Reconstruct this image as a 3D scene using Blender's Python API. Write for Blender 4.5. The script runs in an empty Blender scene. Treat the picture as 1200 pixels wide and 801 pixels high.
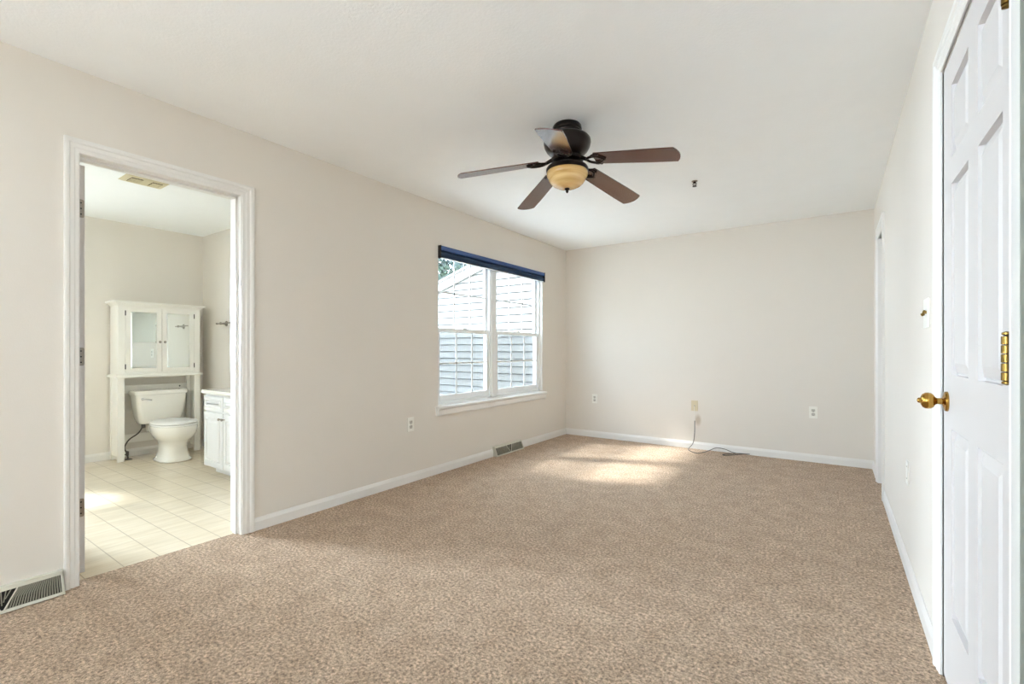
import bpy, bmesh, math, random
from mathutils import Vector, Matrix, noise
R = math.radians
S = bpy.context.scene
COL = S.collection
rnd = random.Random(7)

# ------------------------------------------------------------------ camera
F_PX = 547.0
cam_d = bpy.data.cameras.new('camera')
cam_d.sensor_width = 36.0
cam_d.lens = F_PX / 1200 * 36
cam_d.shift_y = (410 - 400.5) / 1200
cam_d.clip_start = 0.02
cam = bpy.data.objects.new('camera', cam_d)
COL.objects.link(cam)
cam.location = (0, 0, 1.1145)
cam.rotation_euler = (R(90), 0, 0.6046)
S.camera = cam

# ------------------------------------------------------------------ exposure / render options
S.view_settings.view_transform = 'Standard'
S.view_settings.look = 'None'
S.view_settings.gamma = 1
S.view_settings.use_curve_mapping = False
S.view_settings.exposure = 1.43
S.cycles.use_denoising = True
S.cycles.max_bounces = 12
S.cycles.diffuse_bounces = 8
S.cycles.transparent_max_bounces = 16
S.cycles.sample_clamp_indirect = 6
S.cycles.caustics_reflective = False
S.cycles.caustics_refractive = False

# ------------------------------------------------------------------ world + sun + added fill
W = bpy.data.worlds.new('sky'); S.world = W; W.use_nodes = True
nt = W.node_tree
bg = nt.nodes['Background']
tc = nt.nodes.new('ShaderNodeTexCoord'); sp = nt.nodes.new('ShaderNodeSeparateXYZ')
cr = nt.nodes.new('ShaderNodeValToRGB')
nt.links.new(tc.outputs['Generated'], sp.inputs[0]); nt.links.new(sp.outputs['Z'], cr.inputs[0])
cr.color_ramp.elements[0].position = 0.0; cr.color_ramp.elements[0].color = (0.722, 0.84, 1.0, 1)
cr.color_ramp.elements[1].position = 0.6; cr.color_ramp.elements[1].color = (0.628, 0.785, 1.0, 1)
nt.links.new(cr.outputs[0], bg.inputs['Color'])
bg.inputs['Strength'].default_value = 9.3

def lamp(name, kind, loc, energy, color=(1, 1, 1), direction=None, size=None, size_y=None, angle=None, spread=None):
    d = bpy.data.lights.new(name, kind); d.energy = energy; d.color = color
    if kind == 'AREA':
        d.shape = 'RECTANGLE'; d.size = size; d.size_y = size_y or size
        if spread: d.spread = spread
    if angle is not None: d.angle = angle
    o = bpy.data.objects.new(name, d); COL.objects.link(o); o.location = loc
    if direction is not None:
        o.rotation_euler = Vector(direction).to_track_quat('-Z', 'Y').to_euler()
    return o
SUN = lamp('sun', 'SUN', (-8, -3, 9), 4.8, (0.97, 0.98, 1.0), direction=(1.24, 0.50, -1.42), angle=R(7))
# unseen area lamps added: ceiling fill at the side, doorway spill in the bathroom
lamp('added_side_fill', 'AREA', (-3.25, -2.55, 1.4), 84, (0.70, 0.83, 1.0), (1, 0.45, 0.80), 1.3, 1.4, spread=R(140))
lamp('added_bath_spill', 'AREA', (-6.26, 0.10, 1.5), 17, (0.78, 0.88, 1.0), (4.8, 1.0, -1.30), 1.0, 1.0, spread=R(56))

# ------------------------------------------------------------------ materials
def new_mat(name):
    m = bpy.data.materials.new(name); m.use_nodes = True
    return m, m.node_tree, m.node_tree.nodes['Principled BSDF']
def srgb(r, g, b):
    f = lambda c: ((c / 255 + 0.055) / 1.055) ** 2.4 if c / 255 > 0.04045 else c / 255 / 12.92
    return (f(r), f(g), f(b), 1)
def mat(name, rgb, rough=0.5, metal=0.0, nscale=0, namt=0.0, bump=0.0, bscale=0, coat=0.0, spec=None):
    m, t, b = new_mat(name)
    b.inputs['Roughness'].default_value = rough; b.inputs['Metallic'].default_value = metal
    if coat: b.inputs['Coat Weight'].default_value = coat; b.inputs['Coat Roughness'].default_value = 0.08
    if spec is not None: b.inputs['Specular IOR Level'].default_value = spec
    c = srgb(*rgb)
    N = t.nodes; L = t.links
    geo = N.new('ShaderNodeNewGeometry')
    nz = N.new('ShaderNodeTexNoise'); nz.inputs['Scale'].default_value = nscale or 3
    nz.inputs['Detail'].default_value = 4
    L.new(geo.outputs['Position'], nz.inputs['Vector'])
    mx = N.new('ShaderNodeMix'); mx.data_type = 'RGBA'
    k = 1 - (namt or 0.02)
    mx.inputs[6].default_value = (c[0] * k, c[1] * k, c[2] * k, 1); mx.inputs[7].default_value = c
    L.new(nz.outputs['Fac'], mx.inputs[0]); L.new(mx.outputs[2], b.inputs['Base Color'])
    if bump:
        n2 = N.new('ShaderNodeTexNoise'); n2.inputs['Scale'].default_value = bscale; n2.inputs['Detail'].default_value = 3
        L.new(geo.outputs['Position'], n2.inputs['Vector'])
        bp = N.new('ShaderNodeBump'); bp.inputs['Strength'].default_value = bump; bp.inputs['Distance'].default_value = 0.004
        L.new(n2.outputs['Fac'], bp.inputs['Height']); L.new(bp.outputs[0], b.inputs['Normal'])
    return m

M_wall = mat('wall_paint', (228, 222, 213), 0.75, nscale=3, namt=0.03, bump=0.12, bscale=220, spec=0.3)
M_ceil = mat('ceiling_paint', (248, 250, 250), 0.85, nscale=8, namt=0.03, bump=0.25, bscale=90, spec=0.2)
M_trim = mat('white_trim_paint', (235, 233, 229), 0.32, nscale=3, namt=0.02)
M_door = mat('white_door_paint', (216, 213, 212), 0.35, nscale=3, namt=0.02)
M_vinyl = mat('white_vinyl', (238, 240, 240), 0.35)
M_plate = mat('white_plastic', (240, 238, 230), 0.35)
M_socket = mat('socket_plastic', (205, 202, 192), 0.4)
M_ivory = mat('ivory_plastic', (216, 203, 172), 0.4)
M_dark = mat('dark_slot', (40, 36, 32), 0.6)
M_grey = mat('grey_cable', (96, 92, 86), 0.5)
M_white_cable = mat('white_cable', (232, 230, 222), 0.4)
M_brass = mat('polished_brass', (188, 146, 72), 0.14, 1.0, nscale=40, namt=0.15)
M_agedbrass = mat('aged_brass', (140, 112, 58), 0.28, 1.0, nscale=60, namt=0.35)
M_nickel = mat('brushed_nickel', (165, 158, 148), 0.3, 1.0, nscale=60, namt=0.15)
M_chrome = mat('chrome', (215, 215, 215), 0.08, 1.0)
M_bronze = mat('oiled_bronze', (44, 36, 32), 0.28, 0.75, nscale=25, namt=0.3, spec=0.6)
M_porc = mat('white_porcelain', (240, 238, 230), 0.12, coat=0.5)
M_seat = mat('white_toilet_seat_plastic', (243, 242, 238), 0.2)
M_cream = mat('cream_cabinet_paint', (243, 241, 234), 0.4)
M_vanity = mat('white_thermofoil', (228, 228, 227), 0.3)
M_counter = mat('cultured_marble', (236, 234, 226), 0.15, nscale=5, namt=0.05)
M_navy = mat('navy_shade_fabric', (38, 62, 92), 0.8, nscale=300, namt=0.25)
M_blue = mat('blue_headrail', (50, 84, 140), 0.45, nscale=50, namt=0.1)
M_black = mat('black_plastic', (22, 22, 24), 0.45)
M_reg = mat('register_enamel', (214, 211, 196), 0.45)
M_regdark = mat('register_louver_grey', (150, 147, 132), 0.5, 0.2)
M_regvoid = mat('register_duct_dark', (38, 35, 30), 0.8)
M_yellowed = mat('yellowed_plastic', (214, 204, 170), 0.5)
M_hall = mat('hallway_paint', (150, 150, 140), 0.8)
M_soil = mat('pale_bounce_ground', (200, 196, 188), 0.9, nscale=12, namt=0.2)  # unseen ground, made pale to bounce sunlight up to the ceiling
M_shingle = mat('roof_shingle', (110, 105, 100), 0.9, nscale=30, namt=0.4)
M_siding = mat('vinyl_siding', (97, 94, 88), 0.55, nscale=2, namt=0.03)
M_bark = mat('bark', (90, 74, 58), 0.9, nscale=20, namt=0.4)
M_mirror = mat('mirror_silver', (232, 236, 232), 0.02, 1.0)

def leaf_mat():
    m, t, b = new_mat('leaf_green'); N = t.nodes; L = t.links
    geo = N.new('ShaderNodeNewGeometry'); nz = N.new('ShaderNodeTexNoise'); nz.inputs['Scale'].default_value = 3
    L.new(geo.outputs['Position'], nz.inputs['Vector'])
    r = N.new('ShaderNodeValToRGB'); r.color_ramp.elements[0].color = srgb(8, 19, 12); r.color_ramp.elements[1].color = srgb(34, 52, 32)
    r.color_ramp.elements[0].position = .35; r.color_ramp.elements[1].position = .65
    L.new(nz.outputs['Fac'], r.inputs[0]); L.new(r.outputs[0], b.inputs['Base Color'])
    b.inputs['Roughness'].default_value = 0.6
    return m
M_leaf = leaf_mat()

def glass_mat():
    m, t, b = new_mat('window_glass'); N = t.nodes; L = t.links; N.remove(b)
    tr = N.new('ShaderNodeBsdfTransparent'); tr.inputs[0].default_value = (0.96, 0.98, 0.97, 1)
    gl = N.new('ShaderNodeBsdfGlossy'); gl.inputs['Roughness'].default_value = 0.01
    lw = N.new('ShaderNodeLayerWeight'); pw = N.new('ShaderNodeMath'); pw.operation = 'POWER'; pw.inputs[1].default_value = 5
    L.new(lw.outputs['Facing'], pw.inputs[0])
    fr = N.new('ShaderNodeMath'); fr.operation = 'MULTIPLY_ADD'; fr.inputs[1].default_value = .9; fr.inputs[2].default_value = .03
    L.new(pw.outputs[0], fr.inputs[0])
    mx = N.new('ShaderNodeMixShader')
    L.new(fr.outputs[0], mx.inputs[0]); L.new(tr.outputs[0], mx.inputs[1]); L.new(gl.outputs[0], mx.inputs[2])
    L.new(mx.outputs[0], N['Material Output'].inputs[0])
    return m
M_glass = glass_mat()
def screen_mat():
    m, t, b = new_mat('insect_screen_mesh'); N = t.nodes; L = t.links
    tr = N.new('ShaderNodeBsdfTransparent'); mx = N.new('ShaderNodeMixShader'); mx.inputs[0].default_value = 0.38
    b.inputs['Base Color'].default_value = srgb(88, 94, 98); b.inputs['Roughness'].default_value = 0.7
    L.new(tr.outputs[0], mx.inputs[1]); L.new(b.outputs[0], mx.inputs[2]); L.new(mx.outputs[0], N['Material Output'].inputs[0])
    return m
M_screen = screen_mat()

def carpet_mat():
    m, t, b = new_mat('tan_carpet_pile'); N = t.nodes; L = t.links
    b.inputs['Roughness'].default_value = 1.0; b.inputs['Specular IOR Level'].default_value = 0.05
    b.inputs['Sheen Weight'].default_value = 0.25; b.inputs['Sheen Roughness'].default_value = 0.6
    geo = N.new('ShaderNodeNewGeometry')
    n1 = N.new('ShaderNodeTexNoise'); n1.inputs['Scale'].default_value = 75; n1.inputs['Detail'].default_value = 6; n1.inputs['Roughness'].default_value = .85
    n2 = N.new('ShaderNodeTexNoise'); n2.inputs['Scale'].default_value = 8; n2.inputs['Detail'].default_value = 5; n2.inputs['Roughness'].default_value = .65
    n3 = N.new('ShaderNodeTexVoronoi'); n3.inputs['Scale'].default_value = 330
    for n in (n1, n2, n3): L.new(geo.outputs['Position'], n.inputs['Vector'])
    r1 = N.new('ShaderNodeValToRGB'); e = r1.color_ramp.elements
    e[0].position = .40; e[0].color = srgb(112, 84, 58); e[1].position = .62; e[1].color = srgb(250, 219, 186)
    L.new(n1.outputs['Fac'], r1.inputs[0])
    r2 = N.new('ShaderNodeValToRGB'); e = r2.color_ramp.elements
    e[0].position = .38; e[0].color = (.80, .76, .71, 1); e[1].position = .65; e[1].color = (1, 1, 1, 1)
    L.new(n2.outputs['Fac'], r2.inputs[0])
    mu = N.new('ShaderNodeMix'); mu.data_type = 'RGBA'; mu.blend_type = 'MULTIPLY'; mu.inputs[0].default_value = 1
    L.new(r1.outputs[0], mu.inputs[6]); L.new(r2.outputs[0], mu.inputs[7]); L.new(mu.outputs[2], b.inputs['Base Color'])
    ad = N.new('ShaderNodeMath'); ad.operation = 'SUBTRACT'; L.new(n1.outputs['Fac'], ad.inputs[0])
    ml = N.new('ShaderNodeMath'); ml.operation = 'MULTIPLY'; ml.inputs[1].default_value = .6
    L.new(n3.outputs['Distance'], ml.inputs[0]); L.new(ml.outputs[0], ad.inputs[1])
    bp = N.new('ShaderNodeBump'); bp.inputs['Strength'].default_value = 0.9; bp.inputs['Distance'].default_value = 0.006
    L.new(ad.outputs[0], bp.inputs['Height']); L.new(bp.outputs[0], b.inputs['Normal'])
    return m
M_carpet = carpet_mat()

def vinyl_floor_mat():
    m, t, b = new_mat('sheet_vinyl_floor'); N = t.nodes; L = t.links
    b.inputs['Roughness'].default_value = 0.28
    geo = N.new('ShaderNodeNewGeometry'); sx = N.new('ShaderNodeSeparateXYZ'); L.new(geo.outputs['Position'], sx.inputs[0])
    def line(sock, period, off, width):
        a = N.new('ShaderNodeMath'); a.operation = 'ADD'; a.inputs[1].default_value = 50 * period - off; L.new(sock, a.inputs[0])
        d = N.new('ShaderNodeMath'); d.operation = 'DIVIDE'; d.inputs[1].default_value = period; L.new(a.outputs[0], d.inputs[0])
        f = N.new('ShaderNodeMath'); f.operation = 'FRACT'; L.new(d.outputs[0], f.inputs[0])
        g = N.new('ShaderNodeMath'); g.operation = 'LESS_THAN'; g.inputs[1].default_value = width / period; L.new(f.outputs[0], g.inputs[0])
        return g.outputs[0]
    l1 = line(sx.outputs['Y'], 0.1543, 0.842, 0.005)
    l2 = line(sx.outputs['X'], 0.1543, 0.0, 0.004)
    nz = N.new('ShaderNodeTexNoise'); nz.inputs['Scale'].default_value = 1.6; nz.inputs['Detail'].default_value = 5
    mp = N.new('ShaderNodeMapping'); mp.inputs['Scale'].default_value = (14, 2, 1)
    L.new(geo.outputs['Position'], mp.inputs[0]); L.new(mp.outputs[0], nz.inputs['Vector'])
    r = N.new('ShaderNodeValToRGB'); e = r.color_ramp.elements
    e[0].position = .3; e[0].color = srgb(206, 190, 162); e[1].position = .7; e[1].color = srgb(226, 213, 190)
    L.new(nz.outputs['Fac'], r.inputs[0])
    m1 = N.new('ShaderNodeMix'); m1.data_type = 'RGBA'; m1.inputs[7].default_value = srgb(204, 192, 170)
    L.new(l2, m1.inputs[0]); L.new(r.outputs[0], m1.inputs[6])
    m2 = N.new('ShaderNodeMix'); m2.data_type = 'RGBA'; m2.inputs[7].default_value = srgb(176, 158, 132)
    L.new(l1, m2.inputs[0]); L.new(m1.outputs[2], m2.inputs[6]); L.new(m2.outputs[2], b.inputs['Base Color'])
    return m
M_vfloor = vinyl_floor_mat()

def wood_mat():
    m, t, b = new_mat('mahogany_blade'); N = t.nodes; L = t.links
    b.inputs['Roughness'].default_value = 0.22; b.inputs['Coat Weight'].default_value = 1.0; b.inputs['Coat Roughness'].default_value = 0.14; b.inputs['Coat IOR'].default_value = 1.5
    tc = N.new('ShaderNodeTexCoord'); mp = N.new('ShaderNodeMapping'); mp.inputs['Scale'].default_value = (3, 60, 60)
    nz = N.new('ShaderNodeTexNoise'); nz.inputs['Scale'].default_value = 1; nz.inputs['Detail'].default_value = 6
    L.new(tc.outputs['Object'], mp.inputs[0]); L.new(mp.outputs[0], nz.inputs['Vector'])
    r = N.new('ShaderNodeValToRGB'); e = r.color_ramp.elements
    e[0].position = .3; e[0].color = srgb(52, 24, 20); e[1].position = .7; e[1].color = srgb(100, 50, 40)
    L.new(nz.outputs['Fac'], r.inputs[0]); L.new(r.outputs[0], b.inputs['Base Color'])
    return m
M_wood = wood_mat()

def amber_mat():
    m, t, b = new_mat('amber_scavo_glass'); N = t.nodes; L = t.links
    b.inputs['Roughness'].default_value = 0.25; b.inputs['Subsurface Weight'].default_value = 0.25
    b.inputs['Subsurface Radius'].default_value = (.03, .02, .01); b.inputs['Coat Weight'].default_value = .4
    geo = N.new('ShaderNodeNewGeometry'); mp = N.new('ShaderNodeMapping'); mp.inputs['Rotation'].default_value = (0.25, .1, 0); mp.inputs['Scale'].default_value = (3, 3, 26)
    nz = N.new('ShaderNodeTexNoise'); nz.inputs['Scale'].default_value = 1.3; nz.inputs['Detail'].default_value = 4; nz.inputs['Distortion'].default_value = .6
    L.new(geo.outputs['Position'], mp.inputs[0]); L.new(mp.outputs[0], nz.inputs['Vector'])
    r = N.new('ShaderNodeValToRGB'); e = r.color_ramp.elements
    e[0].position = .35; e[0].color = srgb(204, 156, 82); e[1].position = .68; e[1].color = srgb(240, 210, 150)
    L.new(nz.outputs['Fac'], r.inputs[0]); L.new(r.outputs[0], b.inputs['Base Color'])
    return m
M_amber = amber_mat()

def back_wall_mat():          # the wall paint with a small brown scuff below the cable plate
    m = M_wall.copy(); m.name = 'wall_paint_scuffed'; t = m.node_tree; N = t.nodes; L = t.links; b = N['Principled BSDF']
    src = b.inputs['Base Color'].links[0].from_socket
    geo = N.new('ShaderNodeNewGeometry'); mp = N.new('ShaderNodeMapping'); mp.vector_type = 'POINT'
    mp.inputs['Location'].default_value = (1.268 * 24 , 0, -0.325 * 13); mp.inputs['Scale'].default_value = (24, 0, 13)
    mp.inputs['Rotation'].default_value = (0, R(-0), 0)
    L.new(geo.outputs['Position'], mp.inputs[0])
    ln = N.new('ShaderNodeVectorMath'); ln.operation = 'LENGTH'; L.new(mp.outputs[0], ln.inputs[0])
    r = N.new('ShaderNodeMapRange'); r.inputs[1].default_value = 0.4; r.inputs[2].default_value = 1.0; r.inputs[3].default_value = .5; r.inputs[4].default_value = 0
    L.new(ln.outputs['Value'], r.inputs[0])
    mx = N.new('ShaderNodeMix'); mx.data_type = 'RGBA'; mx.inputs[7].default_value = srgb(168, 146, 116)
    L.new(r.outputs[0], mx.inputs[0]); L.new(src, mx.inputs[6]); L.new(mx.outputs[2], b.inputs['Base Color'])
    return m
M_backwall = back_wall_mat()

# ------------------------------------------------------------------ mesh helpers
class MB:
    """collects shapes, then links them as one mesh object"""
    def __init__(s): s.bm = bmesh.new(); s.smooth_from = []
    def box(s, x0, x1, y0, y1, z0, z1, bevel=0.0, seg=2, rot=None, piv=None):
        r = bmesh.ops.create_cube(s.bm, size=1.0)
        vs = r['verts']
        cx, cy, cz = (x0 + x1) / 2, (y0 + y1) / 2, (z0 + z1) / 2
        for v in vs: v.co = Vector((cx + v.co.x * abs(x1 - x0), cy + v.co.y * abs(y1 - y0), cz + v.co.z * abs(z1 - z0)))
        if bevel:
            es = list({e for v in vs for e in v.link_edges})
            rr = bmesh.ops.bevel(s.bm, geom=es, offset=min(bevel, .49 * min(abs(x1 - x0), abs(y1 - y0), abs(z1 - z0))), segments=seg, affect='EDGES', profile=.5)
            vs = list({v for f in rr['faces'] for v in f.verts} | {v for v in vs if v.is_valid})
        if rot is not None:
            p = Vector(piv) if piv else Vector((cx, cy, cz))
            for v in vs: v.co = p + rot @ (v.co - p)
        return s
    def prism(s, pts, axis, a0, a1):
        """polygon pts in the two axes other than `axis`, extruded from a0 to a1"""
        def P(p, a):
            u, w = p
            return {'x': (a, u, w), 'y': (u, a, w), 'z': (u, w, a)}[axis]
        A = [s.bm.verts.new(P(p, a0)) for p in pts]; B = [s.bm.verts.new(P(p, a1)) for p in pts]
        n = len(pts); fs = [s.bm.faces.new(A), s.bm.faces.new(B[::-1])]
        for i in range(n): fs.append(s.bm.faces.new((A[i], B[i], B[(i + 1) % n], A[(i + 1) % n])))
        bmesh.ops.recalc_face_normals(s.bm, faces=fs)
        return s
    def lathe(s, prof, c=(0, 0, 0), n=40, axis='z', sx=1.0, sy=1.0, cap=True):
        rings = []
        for r, h in prof:
            ring = []
            for i in range(n):
                a = 2 * math.pi * i / n; u, w = r * math.cos(a) * sx, r * math.sin(a) * sy
                p = {'z': (u, w, h), 'x': (h, u, w), 'y': (u, h, w)}[axis]
                ring.append(s.bm.verts.new((c[0] + p[0], c[1] + p[1], c[2] + p[2])))
            rings.append(ring)
        fs = []
        for a, b in zip(rings, rings[1:]):
            for i in range(n): fs.append(s.bm.faces.new((a[i], a[(i + 1) % n], b[(i + 1) % n], b[i])))
        if cap: fs += [s.bm.faces.new(rings[0][::-1]), s.bm.faces.new(rings[-1])]
        bmesh.ops.recalc_face_normals(s.bm, faces=fs)
        return s
    def tube(s, pts, r, n=8):
        pts = [Vector(p) for p in pts]; rings = []; up = Vector((0, 0, 1))
        rr = r if isinstance(r, (list, tuple)) else [r] * len(pts)
        prev = None
        for i, p in enumerate(pts):
            d = (pts[min(i + 1, len(pts) - 1)] - pts[max(i - 1, 0)]).normalized()
            if prev is None: a = d.cross(up if abs(d.z) < .9 else Vector((1, 0, 0))).normalized()
            else: a = (prev - d * prev.dot(d)).normalized()
            prev = a; b = d.cross(a)
            rings.append([s.bm.verts.new(p + (a * math.cos(t) + b * math.sin(t)) * rr[i]) for t in [2 * math.pi * k / n for k in range(n)]])
        fs = []
        for a, b in zip(rings, rings[1:]):
            for i in range(n): fs.append(s.bm.faces.new((a[i], a[(i + 1) % n], b[(i + 1) % n], b[i])))
        fs += [s.bm.faces.new(rings[0][::-1]), s.bm.faces.new(rings[-1])]
        bmesh.ops.recalc_face_normals(s.bm, faces=fs)
        return s
    def loft(s, rings, cap=True):
        R_ = [[s.bm.verts.new(p) for p in r] for r in rings]; n = len(R_[0]); fs = []
        for a, b in zip(R_, R_[1:]):
            for i in range(n): fs.append(s.bm.faces.new((a[i], a[(i + 1) % n], b[(i + 1) % n], b[i])))
        if cap: fs += [s.bm.faces.new(R_[0][::-1]), s.bm.faces.new(R_[-1])]
        bmesh.ops.recalc_face_normals(s.bm, faces=fs)
        return s
    def xf(s, M):
        for v in s.bm.verts: v.co = M @ v.co
        return s
    def build(s, name, m, parent=None, smooth=None, off=None):
        """off: world offset to subtract (the root's location) when the shape was laid out in world coordinates"""
        if off is not None:
            o = Vector(off)
            for v in s.bm.verts: v.co -= o
        me = bpy.data.meshes.new(name); s.bm.to_mesh(me); s.bm.free()
        me.materials.append(m)
        if smooth is not None:
            for p in me.polygons: p.use_smooth = True
            try: me.set_sharp_from_angle(angle=R(smooth))
            except Exception: pass
        o = bpy.data.objects.new(name, me); COL.objects.link(o)
        if parent: o.parent = parent
        return o
def cr_curve(pts, k=8):
    """Catmull-Rom through points"""
    P = [Vector(p) for p in pts]; P = [P[0] * 2 - P[1]] + P + [P[-1] * 2 - P[-2]]; out = []
    for i in range(1, len(P) - 2):
        for j in range(k):
            t = j / k; a, b, c, d = P[i - 1:i + 3]
            out.append(.5 * ((2 * b) + (c - a) * t + (2 * a - 5 * b + 4 * c - d) * t * t + (3 * b - a - 3 * c + d) * t ** 3))
    return out + [P[-2]]
def root(name, label, cat, loc, rz=0, group=None, kind=None):
    o = bpy.data.objects.new(name, None); COL.objects.link(o)
    o.empty_display_size = .1; o.location = loc; o.rotation_euler = (0, 0, rz)
    if label: o['label'] = label
    if cat: o['category'] = cat
    if group: o['group'] = group
    if kind: o['kind'] = kind
    return o
def tag(o, label, cat, group=None):
    o['label'] = label; o['category'] = cat
    if group: o['group'] = group
    return o
def struct(o, label, cat):
    o['kind'] = 'structure'; o['label'] = label; o['category'] = cat
    return o
def copy_tree(o, loc=None, rz=None, label=None, parent=None):
    c = o.copy(); COL.objects.link(c)
    if parent: c.parent = parent
    if loc is not None: c.location = loc
    if rz is not None: c.rotation_euler = (0, 0, rz)
    if label: c['label'] = label
    for ch in list(o.children): copy_tree(ch, parent=c)
    return c

# ------------------------------------------------------------------ dimensions (metres; camera stands at x=0, y=0)
XL, XR, YB, YR, H = -2.948, 0.305, 5.533, -3.4, 2.44
XLo = XL - 0.12                         # bathroom side of the left wall
BX, BY0, BY1 = -6.09, -0.60, 2.44       # bathroom extents
D0, D1, DH = 0.655, 1.386, 2.045        # bathroom doorway
W0, W1, WZ0, WZ1 = 3.09, 4.93, 0.585, 2.062   # main window opening
SW = (-3.2, -1.9, 0.6, 2.06)            # unseen window added in the left wall to let daylight in

# ------------------------------------------------------------------ shell
def wall_x(x0, x1, y0, y1, z0, z1, holes):
    """wall slab normal to x, with rectangular holes (ya, yb, za, zb)"""
    m = MB(); ys = sorted({y0, y1} | {h[0] for h in holes} | {h[1] for h in holes})
    for a, b in zip(ys, ys[1:]):
        hs = sorted([h for h in holes if h[0] <= a + 1e-6 and h[1] >= b - 1e-6], key=lambda h: h[2])
        z = z0
        for h in hs:
            if h[2] > z: m.box(x0, x1, a, b, z, h[2])
            z = h[3]
        if z < z1: m.box(x0, x1, a, b, z, z1)
    bmesh.ops.remove_doubles(m.bm, verts=m.bm.verts, dist=1e-5)
    return m
def wall_y(y0, y1, x0, x1, z0, z1, holes):
    m = wall_x(y0, y1, x0, x1, z0, z1, holes)
    for v in m.bm.verts: v.co = Vector((v.co.y, v.co.x, v.co.z))
    bmesh.ops.recalc_face_normals(m.bm, faces=m.bm.faces)
    return m
struct(MB().box(XL - .06, XR + .9, YR - .1, YB + .1, -0.12, 0.0).build('floor', M_carpet), 'tan cut pile carpet covering the bedroom floor', 'carpet')
struct(MB().box(BX - .1, XL - .06, BY0 - .1, BY1 + .1, -0.12, -0.004).build('floor_bathroom', M_vfloor), 'cream sheet vinyl bathroom floor with narrow ribbed lines', 'floor')
struct(MB().box(XL - .06, XR + 1.3, YR - .1, YB + .1, H, H + .1).build('ceiling', M_ceil), 'white textured bedroom ceiling', 'ceiling')
struct(MB().box(BX - .1, XL - .06, BY0 - .1, BY1 + .1, H, H + .1).build('ceiling_bathroom', M_ceil), 'white ceiling of the bathroom', 'ceiling')
struct(wall_x(XLo, XL, YR - .1, YB + .12, 0, H, [(D0 - .02, D1 + .02, 0, DH + .02), (W0, W1, WZ0, WZ1), SW]).build('wall_left', M_wall),
       'beige wall with the bathroom doorway and the window', 'wall')
struct(wall_y(YB, YB + .12, XL, XR + .12, 0, H, []).build('wall_back', M_backwall), 'blank beige wall with three plates above the baseboard', 'wall')
struct(wall_x(XR, XR + .12, YR - .1, YB, 0, H, [(0.25, 1.325, 0, 2.1), (1.345, 2.155, 0, 2.06), (4.45, 4.975, 0, 2.05)]).build('wall_right', M_wall),
       'pale wall with the six panel door and the light switch', 'wall')
struct(wall_y(YR - .12, YR, XL, XR, 0, H, []).build('wall_rear', M_wall), 'beige wall behind the camera', 'wall')
struct(wall_x(BX - .12, BX, BY0 - .1, BY1 + .12, 0, H, [(-.42, .62, .95, 2.05)]).build('wall_bathroom_back', M_wall), 'beige bathroom wall behind the toilet', 'wall')
struct(wall_y(BY1, BY1 + .12, BX, XLo, 0, H, []).build('wall_bathroom_right', M_wall), 'beige bathroom wall above the vanity', 'wall')
struct(wall_y(BY0 - .12, BY0, BX, XLo, 0, H, []).build('wall_bathroom_left', M_wall), 'beige bathroom wall out of view', 'wall')
# dim hallway behind the opening beside the camera and shallow closets behind the doors
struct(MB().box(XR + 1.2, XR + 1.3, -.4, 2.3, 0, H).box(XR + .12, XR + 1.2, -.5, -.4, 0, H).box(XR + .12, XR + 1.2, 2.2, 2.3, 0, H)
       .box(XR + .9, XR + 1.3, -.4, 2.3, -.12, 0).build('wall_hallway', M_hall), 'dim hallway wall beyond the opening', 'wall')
struct(MB().box(XR + .5, XR + .55, 4.3, 5.2, 0, H).box(XR + .12, XR + .5, 4.25, 4.3, 0, H).box(XR + .12, XR + .5, 5.2, 5.25, 0, H).build('wall_closet', M_wall),
       'inside of the shallow closet', 'wall')

# baseboards: profile extruded
BH, BT = 0.078, 0.013
prof = [(0, 0), (BT, 0), (BT, BH * .70), (BT * .75, BH * .80), (BT * .55, BH * .90), (BT * .3, BH), (0, BH)]
def base_x(x, sgn, y0, y1, name, label):
    return struct(MB().prism([(x + sgn * u, z) for u, z in prof], 'y', y0, y1).build(name, M_trim), label, 'baseboard')
def base_y(y, sgn, x0, x1, name, label):
    return struct(MB().prism([(y + sgn * u, z) for u, z in prof], 'x', x0, x1).build(name, M_trim), label, 'baseboard')
base_x(XL, 1, 1.464, 3.905, 'baseboard_left', 'white baseboard between the bathroom doorway and the floor register')
base_x(XL, 1, 4.425, YB - BT, 'baseboard_left.001', 'short white baseboard between the window register and the far corner')
base_x(XL, 1, YR, 0.20, 'baseboard_left.002', 'white baseboard behind the camera')
base_y(YB, -1, XL, XR, 'baseboard_back', 'white baseboard along the blank far wall')
base_x(XR, -1, 2.228, 4.385, 'baseboard_right', 'white baseboard between the two doors')
base_x(XR, -1, 5.035, YB - BT, 'baseboard_right.001', 'short white baseboard in the far corner')
base_x(BX, 1, BY0, BY1, 'baseboard_bathroom', 'white baseboard behind the toilet')
base_y(BY1, -1, BX + BT, -4.73, 'baseboard_bathroom.001', 'short white baseboard beside the vanity')

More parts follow.
